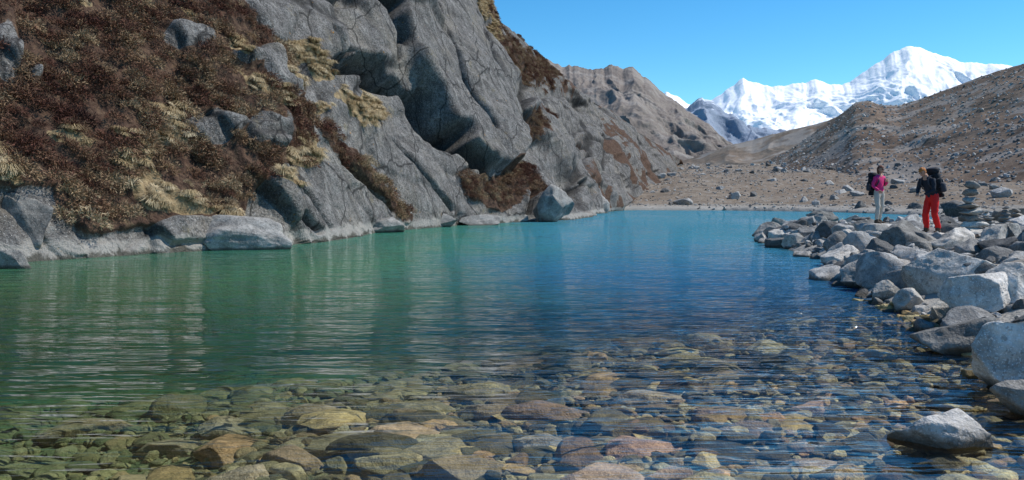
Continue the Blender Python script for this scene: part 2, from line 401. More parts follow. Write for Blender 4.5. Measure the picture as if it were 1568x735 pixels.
vsoft=1-.72*sstep(.2,.8,veg)*(1-farv)
disp=disp*vsoft
disp+=slab*2.0+outc*.35
cav=mx(line([(505,112),(545,118),(590,128)],13),mx(line([(520,85),(560,100),(585,112)],7),mx(line([(632,150),(652,185),(672,205),(690,212)],16),line([(600,120),(632,150)],8))))
jt=np.zeros(len(V))
for pts,w in [([(690,212),(735,262),(760,285)],4),([(560,-10),(600,90)],2.5),([(500,0),(520,60),(505,112)],2.5),([(770,110),(785,170),(800,230)],4),([(830,130),(850,190),(872,250),(880,275)],5),
   ([(805,112),(815,150),(835,185)],4),([(880,150),(905,220),(915,285)],4),([(852,215),(905,225)],3),([(420,250),(470,300),(500,350)],3),([(590,200),(640,260),(700,320)],2),([(808,275),(806,335)],5),([(870,280),(900,290),(905,325)],3),([(455,330),(480,355)],5),([(640,0),(690,120),(740,210)],1.6),([(700,20),(745,130)],1.5),([(480,60),(560,180)],1.8),([(920,190),(930,260)],3),([(655,40),(700,140)],1.3),([(520,240),(600,320)],1.6)]:
    jt=mx(jt,line(pts,w))
disp-=cav*3.6*scl+jt*1.0*scl
crack=np.minimum(np.minimum(1-(1-c1)*np.clip(amp1,0,1),1-(1-c2)*(1-.8*smooth)*(1-.8*slab)*(.55-.1*blk)),1-.12*(1-c3)*(1-.7*smooth)*(1-.7*slab)*(1-.7*blk))
disp-=(1-crack)*.42*vsoft*scl
crack=np.minimum(crack,1-.9*mx(jt,cav)); crack=1-(1-crack)*vsoft  # overhang cavities get their shade painted in through this mask too
# weathered (rounded) block edges: filter the relief on the grid so that steps are never sharper than the mesh can carry
def blur2(a,ru,rv):
    a=a.reshape(nu,nv)
    for ax,r in ((0,ru),(1,rv)):
        k=np.hanning(2*r+3)[1:-1]; k/=k.sum(); o=np.zeros_like(a); n_=a.shape[ax]
        idx=np.arange(n_)
        for j,w_ in enumerate(k): o+=w_*np.take(a,np.clip(idx+j-r,0,n_-1),axis=ax)
        a=o
    return a.ravel()
dsm=blur2(disp,3,3); dfar=blur2(disp,9,6); fw=sstep(700,800,bx)
disp=dsm*(1-fw)+dfar*fw
crack=blur2(crack,1,1)*(1-fw)+blur2(crack,2,2)*fw
disp+=fbm(V*.12,3,61)*.6*scl+ridged(V*np.array([.9,.9,.45]),4,71)*.04*(1-.4*slab)+fbm(V*3,3,81)*.03
disp+=sstep(.2,.8,veg)*(fbm(V*.9,4,91)*.22+.15)*(bx<860)
disp+=fw*ridged(V*np.array([.35,.12,.35]),4,191)*.16
disp*=np.clip((1100-bx)/120,.15,1)
disp*=.5+.5*sstep(-.5,2.0,V[:,2])
disp*=1-.65*sstep(.75,1.0,Tall)
V2=V+N*disp[:,None]
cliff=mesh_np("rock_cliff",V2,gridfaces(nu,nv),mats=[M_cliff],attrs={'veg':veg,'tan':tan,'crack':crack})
# ------------------------------------------------------------------ instancing
def scatter(name,pts,rots,scls,idx,sources):
    col=bpy.data.collections.new(name+"_parts")
    for s in sources: col.objects.link(s)
    me=bpy.data.meshes.new(name); me.vertices.add(len(pts)); me.vertices.foreach_set("co",np.asarray(pts,np.float32).ravel())
    for an,ty,d,f in (('rot','FLOAT_VECTOR',rots,'vector'),('scl','FLOAT_VECTOR',scls,'vector'),('pick','INT',idx,'value')):
        at=me.attributes.new(an,ty,'POINT'); at.data.foreach_set(f,np.asarray(d,np.int32 if ty=='INT' else np.float32).ravel())
    ob=bpy.data.objects.new(name,me); COL.objects.link(ob)
    g=bpy.data.node_groups.new(name+"_gn",'GeometryNodeTree')
    g.interface.new_socket('Geometry',in_out='INPUT',socket_type='NodeSocketGeometry'); g.interface.new_socket('Geometry',in_out='OUTPUT',socket_type='NodeSocketGeometry')
    gi=g.nodes.new('NodeGroupInput'); go=g.nodes.new('NodeGroupOutput'); ip=g.nodes.new('GeometryNodeInstanceOnPoints'); ci=g.nodes.new('GeometryNodeCollectionInfo')
    ci.inputs['Collection'].default_value=col; ci.inputs['Separate Children'].default_value=True; ci.inputs['Reset Children'].default_value=True
    def na(n,ty):
        x=g.nodes.new('GeometryNodeInputNamedAttribute'); x.data_type=ty; x.inputs['Name'].default_value=n; return [o for o in x.outputs if o.enabled][0]
    L=g.links.new
    L(gi.outputs[0],ip.inputs['Points']); L(ci.outputs[0],ip.inputs['Instance']); ip.inputs['Pick Instance'].default_value=True
    L(na('pick','INT'),ip.inputs['Instance Index']); L(na('rot','FLOAT_VECTOR'),ip.inputs['Rotation']); L(na('scl','FLOAT_VECTOR'),ip.inputs['Scale'])
    L(ip.outputs[0],go.inputs[0])
    md=ob.modifiers.new("scatter",'NODES'); md.node_group=g
    return ob
# ------------------------------------------------------------------ boulders
_ico={}
def ico(sub):
    if sub not in _ico:
        import bmesh
        bm=bmesh.new(); bmesh.ops.create_icosphere(bm,subdivisions=sub,radius=1); bm.verts.ensure_lookup_table()
        _ico[sub]=(np.array([v.co[:] for v in bm.verts]),np.array([[v.index for v in f.verts] for f in bm.faces])); bm.free()
    return _ico[sub]
def rockshape(seed,sub=4,cuts=18,rough=.045,dmin=.42,dmax=.8):
    V,Fc=ico(sub); r=np.random.default_rng(seed); v=V.copy()
    for _ in range(cuts):
        n=r.normal(size=3); n/=np.linalg.norm(n); d=r.uniform(dmin,dmax)
        k=np.maximum(v@n-d,0); v=v-k[:,None]*n*.98
    v/=np.abs(v).max(0)
    nn=V
    v=v+nn*(fbm(v*1.8+seed*3.1,4,seed)*rough*1.5+ridged(v*4+seed,4,seed+5)*rough*.35)[:,None]
    return v,Fc
def boulder(name,x,y,zb,w,h,seed,dep=None,mat=None,yaw=None,sub=5,sink=.25,**k):
    v,Fc=rockshape(seed,sub,**k); dep=dep or w*.8
    hh=h*(1+sink)
    v=v*np.array([w/2,dep/2,hh/2])
    ob=mesh_np(name,v,Fc,mats=[mat or M_boulder]); r=np.random.default_rng(seed+99)
    ob.location=(x,y,zb+hh/2-h*sink); ob.rotation_euler=(r.uniform(-.08,.08),r.uniform(-.08,.08),yaw if yaw is not None else r.uniform(-.35,.35))
    return ob
def bbox(x0,x1,yt,yb,zb=-.05,seed=1,push=.35,grow=1.18,**k):
    cx=(x0+x1)/2; q=onz(cx,yb,zb); Yd=q[1]; w=(x1-x0)/F*Yd; h=(yb-yt)/F*Yd
    dep=k.pop('dep',w*.75)
    return boulder(k.pop('name','boulder'),q[0],Yd+dep*push,zb,w*grow,h*1.1,seed,dep=dep,**k)
heroes=[(1398,1532,640,698,-.03,3),(1428,1552,488,545,0,4),(1505,1640,505,600,0,5),(1500,1650,400,500,.1,6),(1412,1548,388,468,.1,7),(1300,1422,392,442,0,8),(1338,1442,345,402,.25,9),
(1268,1330,375,408,0,10),(1345,1402,435,466,0,11),(1372,1422,445,480,0,12),(1432,1504,464,502,0,13),(1228,1288,330,360,.1,14),(1178,1232,350,376,0,15),(1158,1200,342,366,0,16),(1222,1292,354,380,.0,17),
(1300,1352,338,362,.4,18),(1440,1505,352,392,.45,19),(1500,1575,345,388,.5,20),(1540,1640,590,640,0,22),(1185,1222,336,356,.1,23),(1285,1330,355,385,.1,24),
(1425,1470,412,445,.1,25),(1262,1305,340,360,.2,26),(1355,1392,408,428,.1,27),(1480,1530,380,405,.4,28),(1545,1600,385,420,.5,29),(1205,1245,360,384,-.05,30),(1400,1440,468,492,-.05,31),(1480,1520,455,485,.1,32),(1320,1350,425,447,-.05,33),(1560,1640,330,360,.7,34),(1452,1490,338,356,.6,35),
(1240,1282,324,346,.3,36),(1290,1325,330,350,.4,37),(1460,1560,412,470,.35,38),(1395,1450,372,402,.3,39),(1520,1580,318,348,.7,40)]
for i,(a,b_,c,d,zb,s) in enumerate(heroes):
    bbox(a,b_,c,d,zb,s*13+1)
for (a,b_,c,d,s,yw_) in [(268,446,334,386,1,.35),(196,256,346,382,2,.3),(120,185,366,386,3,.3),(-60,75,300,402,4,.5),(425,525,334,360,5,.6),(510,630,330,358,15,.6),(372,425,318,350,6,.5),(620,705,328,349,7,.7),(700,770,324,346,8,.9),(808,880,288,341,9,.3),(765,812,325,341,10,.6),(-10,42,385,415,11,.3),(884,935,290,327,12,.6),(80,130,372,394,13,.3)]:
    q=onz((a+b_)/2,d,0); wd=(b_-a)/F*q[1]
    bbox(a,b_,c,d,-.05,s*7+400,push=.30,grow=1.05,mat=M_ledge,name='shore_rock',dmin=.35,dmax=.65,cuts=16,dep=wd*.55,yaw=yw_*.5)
# big flat slabs on the lake bed
for (a,b_,yc,s) in [(893,1048,668,1),(765,885,664,2),(850,992,718,3),(640,800,700,4),(1345,1480,672,5),(985,1072,708,6),(390,492,682,7),(1100,1200,648,8),(520,640,735,9),(150,300,728,10),(700,790,610,13),(930,1060,600,14),(1180,1300,705,15),(300,400,640,16),(560,700,650,17),(1060,1150,760,18),(780,900,612,19),(1500,1600,700,20),(0,120,700,21),(1180,1290,615,22),(1050,1130,625,23),(1270,1350,655,24),(200,330,668,25),(440,560,620,26),(60,200,640,27),(320,430,710,28)]:
    zz_=-.4
    for _k in range(6):
        q=onz((a+b_)/2,yc,zz_); zz_=float(ground_h(np.array([q[0]]),np.array([q[1]]))[0])+.18
    zz_=min(zz_,-.18); q=onz((a+b_)/2,yc,zz_)
    w_=(b_-a)/F*q[1]; dp=w_*.75
    boulder('lake_bed_slab',q[0],q[1],zz_-.26,w_*1.15,.26,s*31+700,dep=dp,mat=M_slab,sink=.3,cuts=14,dmin=.5,dmax=.85,rough=.03)
def slabrock(px,py,z,w,seed):
    q=onz(px,py,z); v,Fc=rockshape(seed,4,cuts=10); top=v[:,2]>.35
    v[:,2]=np.where(top,.35+(v[:,2]-.35)*.08,v[:,2]); v=v*np.array([w/2,w/2,.45]); 
    ob=mesh_np("boulder",v,Fc,mats=[M_boulder]); ob.location=(q[0],q[1],z-.172); return q
ZW=.98; ZM=.82
qw=slabrock(1345,342,ZW,1.7,501); qm=slabrock(1424,356,ZM,1.7,502)
def src(name,seed,mat,sub=3,flat=1.0,smooth=True,**k):
    v,Fc=rockshape(seed,sub,**k); v=v*np.array([.5,.42,.36*flat]); return mesh_np(name,v,Fc,smooth=smooth,mats=[mat],link=False)
rub=[src("rubble_stone_%d"%i,900+i,M_rubble,4) for i in range(8)]
bedsrc=[src("bed_stone_%d"%i,950+i,M_bed,4,.6,cuts=12,dmin=.5,dmax=.9,rough=.03) for i in range(8)]
def scat(name,x,y,size,sources,sink=.1,zfun=ground_h,tilt=.3,aniso=.25,zs=1.0,ztop=None):
    n=len(x); s=size[:,None]*(1+rng.uniform(-aniso,aniso,(n,3))); s[:,2]*=zs
    z=zfun(x,y)+s[:,2]*.18-size*sink
    if ztop is not None: z=np.minimum(z,ztop-s[:,2]*.2)
    rot=np.stack([rng.uniform(-tilt,tilt,n),rng.uniform(-tilt,tilt,n),rng.uniform(0,6.28,n)],1)
    return scatter(name,np.stack([x,y,z],1),rot,s,rng.integers(0,len(sources),n),sources)
def sample(n,x0,x1,y0,y1,cond):
    x=rng.uniform(x0,x1,n); y=rng.uniform(y0,y1,n); sd=lake_sd(x,y); m=cond(x,y,sd); return x[m],y[m],sd[m]
x,y,sd=sample(60000,3,40,2,60,lambda x,y,sd:(sd>-.4)&(sd<14)&(rng.uniform(size=x.shape)<.4*np.exp(-np.maximum(sd,0)/9)))
size=.10+.5*rng.beta(1.2,5,len(x))+np.where(rng.uniform(size=len(x))<.07,rng.uniform(.3,.9,len(x)),0)
scat("bank_rubble",x,y,size,rub)
x,y,sd=sample(30000,-10,160,40,330,lambda x,y,sd:(sd>0)&(x>y*.05)&(rng.uniform(size=x.shape)<.6))
size=.25+1.3*rng.beta(1,9,len(x)); big=rng.uniform(size=len(x))<.02; size=np.where(big,rng.uniform(1.2,3.0,len(x)),size)
scat("valley_rubble",x,y,size,rub,.15)
x,y,sd=sample(46000,-12,6.5,1.5,13.5,lambda x,y,sd:(sd<.1)&(rng.uniform(size=x.shape)<1.0/(1+.16*y)))
size=.07+.38*rng.beta(.9,4,len(x)); 
scat("lake_bed_pebbles",x,y,size,bedsrc,.06,tilt=.2)
x,y,sd=sample(460,-12,5.5,3,13.5,lambda x,y,sd:(sd<-1.2))
size=rng.uniform(.35,.85,len(x)); scat("lake_bed_stones",x,y,size,bedsrc,.04,tilt=.08,zs=.7,ztop=-.2)
# ------------------------------------------------------------------ shrubs
def twigs(seed,n,R,H,ln,wd):
    r=np.random.default_rng(seed); V=[];Fc=[]
    for i in range(n):
        a=r.uniform(0,6.283); e=math.acos(r.uniform(0,1)); rad=r.uniform(.35,1)**.6
        d=np.array([math.cos(a)*math.sin(e),math.sin(a)*math.sin(e),math.cos(e)])
        p=d*rad*np.array([R,R,H])*(1+.25*math.sin(3*a+seed)); dd=d*.8+r.normal(size=3)*.55; dd/=np.linalg.norm(dd)
        s=np.cross(dd,r.normal(size=3)); s/=np.linalg.norm(s)+1e-6
        l=ln*r.uniform(.6,1.4); w=wd*r.uniform(.6,1.4); k=len(V)
        V+= [p-s*w*.5,p+s*w*.5,p+dd*l+s*w*.3,p+dd*l-s*w*.3]; Fc.append([k,k+1,k+2,k+3])
    return np.array(V),np.array(Fc)
def grass(seed,n,R,H):
    r=np.random.default_rng(seed); V=[];Fc=[]
    for i in range(n):
        a=r.uniform(0,6.283); d=np.array([math.cos(a),math.sin(a),0]); s=np.array([-d[1],d[0],0])*.009
        p=d*r.uniform(0,.25)*R; L=R*r.uniform(.5,1.1); h=H*r.uniform(.6,1.1); k=len(V)
        pts=[p,p+d*L*.25+np.array([0,0,h*.7]),p+d*L*.6+np.array([0,0,h*.9]),p+d*L+np.array([0,0,h*.35])]
        for j,q in enumerate(pts): V+=[q-s*(1-j*.25),q+s*(1-j*.25)]
        for j in range(3): Fc.append([k+2*j,k+2*j+1,k+2*j+3,k+2*j+2])
    return np.array(V),np.array(Fc)
def leafmat(name,stops):
    b=NB(name); p=b.pos(); r=b.n('ShaderNodeObjectInfo').outputs['Random']
    f=b.math('ADD',b.math('MULTIPLY',r,.55),b.math('MULTIPLY',b.noise(p,7,2),.55))
    big=b.math('MULTIPLY',b.math('SUBTRACT',b.noise(p,.35,3),.5),1.6)
    col=b.ramp(b.math('ADD',f,big,True),stops); return b.bsdf(col,.9,None,.1)
M_shrub=leafmat("heath_brown",[(0,(.045,.022,.017)),(.3,(.12,.052,.036)),(.5,(.165,.09,.058)),(.75,(.28,.19,.11)),(1,(.38,.29,.18))])
M_grass=leafmat("dry_grass",[(0,(.24,.165,.085)),(.5,(.42,.32,.18)),(1,(.58,.48,.32))])
shr=[]
for i in range(5):
    v,f=twigs(40+i,400,.42,.30,.09,.022)
    shr.append(mesh_np("shrub_%d"%i,v,f,smooth=False,mats=[M_shrub],link=False))
grs=[]
for i in range(4):
    v,f=grass(60+i,150,.34,.22); grs.append(mesh_np("grass_tuft_%d"%i,v,f,smooth=False,mats=[M_grass],link=False))
At=np.linalg.norm(np.cross(du,dv),axis=2).ravel()
def pick(weight,n):
    c=np.cumsum(weight); i=np.searchsorted(c,rng.uniform(0,c[-1],n)); return np.clip(i,0,len(weight)-1)
vis=(bx>-250)&(bx<900)&(by>-120)&(V[:,2]>.35)
def plantscatter(name,weight,n,sources,s0,s1,lift=.02):
    i=pick(weight,n); p=V2[i]+N[i]*lift+rng.normal(size=(n,3))*.05
    rot=np.stack([rng.uniform(-.3,.3,n),rng.uniform(.0,.6,n),rng.uniform(-.8,.8,n)],1)
    s=rng.uniform(s0,s1,n)[:,None]*np.ones((1,3)); return scatter(name,p,rot,s,rng.integers(0,len(sources),n),sources)
dens=sstep(-.5,.1,fbm(V*.7,3,123))*.8+.2
plantscatter("heath_shrubs",At*veg*vis*(veg>.5)*dens*(1-.8*np.clip(tan,0,1))*(1-sstep(.2,.6,outc))*(bx<860),13500,shr,.5,1.2)
plantscatter("dry_grass",At*vis*(tan>.45),5500,grs,.6,1.3)
# ------------------------------------------------------------------ hills & mountains
def mountain(name,crestp,footp,mat,NU=420,NV=160,jag=0,amp=30,freq=.004,back=.6,hp=.85,ribs=1.0,rockf=None,snowf=None,seed=1):
    cp=np.array(crestp,float); fp=np.array(footp,float)
    px=np.linspace(cp[0,0],cp[-1,0],NU)
    C=np.array([P(a,np.interp(a,cp[:,0],cp[:,1]),np.interp(a,cp[:,0],cp[:,2])) for a in px])
    Fp=np.array([P(a,np.interp(a,fp[:,0],fp[:,1]),np.interp(a,fp[:,0],fp[:,2])) for a in px])
    C[:,2]+=jag*fbm(np.stack([C[:,0]*freq*5,C[:,0]*0,C[:,0]*0],1),5,seed)
    t=np.linspace(0,1,NV); Tt=t[None,:,None]
    G=Fp[:,None,:]*(1-Tt)+C[:,None,:]*Tt; G[...,2]=Fp[:,None,2]+(C[:,None,2]-Fp[:,None,2])*(t[None,:]**(1/hp))
    bk=[]
    for s in np.linspace(.05,1,14):
        q=C.copy(); q[:,1]+=(C[:,1]-Fp[:,1])*back*s; q[:,2]-=(C[:,2]-Fp[:,2])*s; bk.append(q)
    G=np.concatenate([G,np.stack(bk,1)],1); nv=G.shape[1]; tt=np.concatenate([t,np.full(14,1.0)])
    Vm=G.reshape(-1,3); env=np.repeat((np.clip(np.sin(np.clip(tt,0,1)*math.pi),0,1)**.7)[None,:],NU,0).ravel()
    q=Vm*freq; q=q*np.array([1,.5,.4*ribs])
    r=ridged(q+fbm(q,3,seed+3)[:,None]*.3,6,seed); Vm=Vm.copy()
    Vm[:,2]+=env*amp*(r*.5-.35); Vm[:,1]-=env*amp*r*.8
    Vm[:,0]+=env*amp*.3*fbm(q*2,3,seed+8)
    f=fbm(Vm*freq*4,5,seed+40)
    att={'rock':np.clip((f-.15)*3,0,1) if rockf is None else rockf(Vm,f,r),'snow':np.zeros(len(Vm)) if snowf is None else snowf(Vm,f,r)}
    return mesh_np(name,Vm,gridfaces(NU,nv),mats=[mat],attrs=att)
M_hill=hill_mat("moraine_brown",[(.095,.067,.049),(.165,.12,.087),(.23,.175,.13)],(.28,.26,.235),3.0,.4,.5)
M_hill2=hill_mat("moraine_far",[(.13,.098,.073),(.19,.15,.113),(.25,.208,.165)],(.29,.27,.245),2.0,.4,.6)
M_grey=hill_mat("grey_mountain_rock_hazed",[(.13,.10,.078),(.21,.17,.135),(.28,.235,.19)],(.31,.275,.235),.6,.6,8,(.15,(.32,.33,.36)))
M_blue=hill_mat("far_mountain_rock_hazed",[(.12,.14,.18),(.19,.21,.25),(.27,.29,.33)],(.35,.37,.42),.35,.7,15,(.35,(.33,.42,.55)))
M_snow=snow_mat()
mountain("moraine_hill",[(1120,266,335),(1150,258,330),(1185,243,328),(1230,214,325),(1275,184,320),(1308,160,315),(1330,154,310),(1350,160,305),(1375,160,300),(1420,147,290),(1500,120,275),(1568,98,260),(1750,50,230),(2100,20,200)],
 [(1120,268,320),(1200,275,240),(1300,292,170),(1568,302,125),(2100,310,90)],M_hill,600,260,.5,2.5,.03,hp=.85,seed=3)
mountain("far_hill",[(1000,262,700),(1040,248,690),(1070,238,680),(1120,221,660),(1180,205,640),(1235,192,620),(1290,176,600),(1400,170,560),(1500,180,520)],
 [(1000,266,480),(1500,266,400)],M_hill2,300,120,1.0,7,.012,seed=5)
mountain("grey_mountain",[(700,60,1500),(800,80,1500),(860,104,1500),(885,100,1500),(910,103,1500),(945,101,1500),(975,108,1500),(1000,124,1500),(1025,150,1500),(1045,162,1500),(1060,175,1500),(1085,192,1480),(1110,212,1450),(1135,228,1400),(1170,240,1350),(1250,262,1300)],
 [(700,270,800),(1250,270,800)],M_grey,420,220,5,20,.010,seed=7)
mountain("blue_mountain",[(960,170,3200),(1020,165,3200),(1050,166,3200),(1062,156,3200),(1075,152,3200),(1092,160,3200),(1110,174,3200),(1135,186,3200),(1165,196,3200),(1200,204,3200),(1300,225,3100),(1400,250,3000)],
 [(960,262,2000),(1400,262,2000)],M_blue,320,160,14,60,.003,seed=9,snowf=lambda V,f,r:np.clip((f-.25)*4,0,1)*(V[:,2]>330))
mountain("snow_mountain",[(900,190,6500),(980,170,6500),(1020,140,6500),(1035,147,6500),(1050,158,6500),(1070,160,6500),(1095,152,6500),(1115,138,6500),(1138,121,6500),(1150,126,6500),(1168,131,6500),(1195,129,6500),(1220,131,6500),(1248,121,6500),(1268,128,6500),(1290,130,6500),(1312,116,6500),(1335,104,6500),(1352,92,6500),(1368,80,6500),(1392,70,6500),(1408,74,6500),(1428,82,6500),(1450,86,6500),(1475,97,6500),(1500,96,6500),(1530,97,6500),(1550,99,6500),(1575,112,6500),(1640,150,6500),(1800,200,6500)],
 [(900,262,4300),(1800,262,4300)],M_snow,620,240,14,100,.0022,seed=11,hp=.75,
 rockf=lambda V,f,r:np.clip((f-.25)*2.0,0,1)*.6+np.clip((560-V[:,2])/500,0,.3))
hv=bpy.data.objects['moraine_hill'].data; co=np.empty(len(hv.vertices)*3,np.float32); hv.vertices.foreach_get('co',co); co=co.reshape(-1,3)
idx=rng.integers(0,len(co),7000); n=len(idx)
s=.5+2.6*rng.beta(1,8,n); scatter("moraine_stones",co[idx],rng.uniform(-1,1,(n,3)),s[:,None]*np.ones((1,3)),rng.integers(0,7,n),rub)
# ------------------------------------------------------------------ people
def evalmesh(ob):
    dg=bpy.context.evaluated_depsgraph_get(); dg.update(); return bpy.data.meshes.new_from_object(ob.evaluated_get(dg))
def skin(name,J,E,mats,seglab,parent,sub=2,fold=.0,root=None):
    names=list(J); V=[J[n][0] for n in names]; ix={n:i for i,n in enumerate(names)}
    me=bpy.data.meshes.new(name); me.from_pydata(V,[(ix[a],ix[b]) for a,b in E],[]); tmp=bpy.data.objects.new(name+"_t",me); COL.objects.link(tmp)
    sk=tmp.modifiers.new("s",'SKIN'); sk.use_smooth_shade=True; 
    for i,nm in enumerate(names):
        r=J[nm][1]; r=r if isinstance(r,tuple) else (r,r)
        me.skin_vertices[0].data[i].radius=r; me.skin_vertices[0].data[i].use_root=(nm==(root or names[0]))
    ss=tmp.modifiers.new("u",'SUBSURF'); ss.levels=sub; ss.render_levels=sub
    m2=evalmesh(tmp); bpy.data.objects.remove(tmp)
    m2.materials.clear()
    for m in mats: m2.materials.append(m)
    if seglab:
        segs=[(np.array(J[a][0]),np.array(J[b][0]),seglab[k]) for k,(a,b) in enumerate(E)]
        for p in m2.polygons:
            c=np.array(p.center); best=9;lab=0
            for a,b,l in segs:
                e=b-a; t=min(1,max(0,(c-a)@e/(e@e))); d=np.linalg.norm(c-a-t*e)
                if d<best: best=d;lab=l
            p.material_index=lab
    if fold:
        co=np.empty(len(m2.vertices)*3); m2.vertices.foreach_get('co',co); co=co.reshape(-1,3); no=np.array([v.normal[:] for v in m2.vertices])
        co+=no*(fbm(co*np.array([14,14,22]),3,4)*fold)[:,None]; m2.vertices.foreach_set('co',co.ravel())
    for p in m2.polygons: p.use_smooth=True
    ob=bpy.data.objects.new(name,m2); COL.objects.link(ob); ob.parent=parent; return ob
def part(name,V,Fc,mat,parent,loc=(0,0,0),rot=(0,0,0),scale=(1,1,1),sub=0,bev=0):
    me=bpy.data.meshes.new(name); me.from_pydata([tuple(map(float,v)) for v in V],[],[tuple(map(int,f)) for f in Fc]); me.materials.append(mat)
    for p in me.polygons: p.use_smooth=True
    ob=bpy.data.objects.new(name,me); COL.objects.link(ob); ob.parent=parent; ob.location=loc; ob.rotation_euler=rot; ob.scale=scale
    if bev: m=ob.modifiers.new("b",'BEVEL'); m.width=bev; m.segments=3
    if sub: m=ob.modifiers.new("u",'SUBSURF'); m.levels=sub; m.render_levels=sub
    return ob
def sphere(n=3): v,f=ico(n); return v.copy(),f
def head(parent,loc,rot,skinm,hairm,long_hair,glasses):
    e=bpy.data.objects.new("head",None); COL.objects.link(e); e.parent=parent; e.location=loc; e.rotation_euler=rot
    V,Fc=ico(5); v=V.copy()
    g=lambda cx,cz,s:np.exp(-(((V[:,0]-cx)/s)**2+((V[:,2]-cz)/s)**2))*(V[:,1]>0)
    v=v*np.array([.075,.095,.115]); lowf=np.clip(-V[:,2],0,1)
    v[:,0]*=1-.32*lowf; v[:,1]+=.012*lowf*(V[:,1]>0); v[:,1]*=1-.18*lowf*(V[:,1]<0)
    nose=np.exp(-((V[:,0]/.13)**2))*np.exp(-(((V[:,2]+.12)/.2)**2))*(V[:,1]>0); v[:,1]+=.024*nose
    v[:,1]-=.012*(g(.36,.06,.2)+g(-.36,.06,.2)); v[:,1]+=.005*np.exp(-((V[:,2]-.28)/.1)**2)*(V[:,1]>.5)
    v[:,1]+=.006*np.exp(-(V[:,0]/.3)**2-((V[:,2]+.48)/.07)**2)*(V[:,1]>0)
    v[:,1]+=.008*g(0,-.85,.3)
    part("skull_face",v,Fc,skinm,e)
    sv,sf=sphere(2)
    for s in (-1,1):
        part("eye",sv*.011,sf,M_eye,e,(s*.03,.082,.008)); part("ear",sv*np.array([.01,.018,.03]),sf,skinm,e,(s*.076,-.005,-.005))
    part("lips",sv*np.array([.024,.006,.007]),sf,M_lip,e,(0,.094,-.054))
    h=V.copy(); keep=(V[:,2]>.42-.1*V[:,1])|((V[:,1]<.12)&(V[:,2]>(-1.2 if long_hair else -.45)))
    k=1.10+.05*fbm(V*np.array([6,6,2.5]),3,5)
    h=h*np.array([.077,.098,.117])*k[:,None]; 
    if long_hair: h[:,2]-=np.where(V[:,2]<-.2,(-V[:,2]-.2)*.07,0); 
    hf=[f for f in Fc if keep[f].all()]
    part("hair",h,hf,hairm,e)
    if glasses:
        for s in (-1,1): part("sunglass_lens",sv*np.array([.026,.007,.019]),sf,M_black,e,(s*.031,.097,.01),(0,0,-s*.25))
        for s in (-1,1): part("sunglass_arm",[(s*.074+a,y,z) for a in (-.002,.002) for y in (-.01,.088) for z in (.008,.014)],[(0,1,3,2),(4,6,7,5),(0,2,6,4),(1,5,7,3),(0,4,5,1),(2,3,7,6)],M_black,e)
        part("sunglass_bridge",sv*np.array([.012,.003,.003]),sf,M_black,e,(0,.104,.014))
    return e
def hand(parent,w,d,n,mat,curl,side):
    w=np.array(w,float); d=np.array(d,float); d/=np.linalg.norm(d); n=np.array(n,float); n-=d*(n@d); n/=np.linalg.norm(n); s=np.cross(d,n)*side
    J={'w':(tuple(w),(.024,.024)),'p':(tuple(w+d*.045),(.032,.024))}; E=[('w','p')]
    L=[(-.030,.062,.085),(-.010,.070,.088),(.011,.066,.085),(.030,.052,.078)]
    for i,(o,l,b0) in enumerate(L):
        p0=w+d*.075+s*o; E.append(('p','f%da'%i)); J['f%da'%i]=(tuple(p0),.0105)
        c=p0; ang=0
        for k,fr in enumerate((.45,.3,.25)):
            ang+=curl*(.7 if k==0 else .9); dd=d*math.cos(ang)+n*math.sin(ang); c=c+dd*l*fr
            nm='f%d%s'%(i,'bcd'[k]); J[nm]=(tuple(c),.0095-.001*k); E.append(('f%d%s'%(i,'abc'[k]),nm))
    t0=w+d*.03-s*.03; t1=t0+(d*.7-s*.6+n*.3)*.035; t2=t1+(d*.9-s*.1+n*.5)*.03
    J['t0']=(tuple(t0),.013);J['t1']=(tuple(t1),.011);J['t2']=(tuple(t2),.0095); E+=[('p','t0'),('t0','t1'),('t1','t2')]
    return skin("hand",J,E,[mat],None,parent,1,root='p')
def rbox(w,d,h,taper=.85):
    V=[];Fc=[]
    for k,(z,s) in enumerate(((0,.85),(.15,1),(.5,1.0),(.85,.95),(1,taper*.8))):
        for (a,b) in ((-1,-1),(1,-1),(1,1),(-1,1)): V.append((a*w/2*s,b*d/2*s,z*h))
    for k in range(4):
        for j in range(4): Fc.append((4*k+j,4*k+(j+1)%4,4*k+4+(j+1)%4,4*k+4+j))
    Fc+=[(3,2,1,0),(16,17,18,19)]; return V,Fc
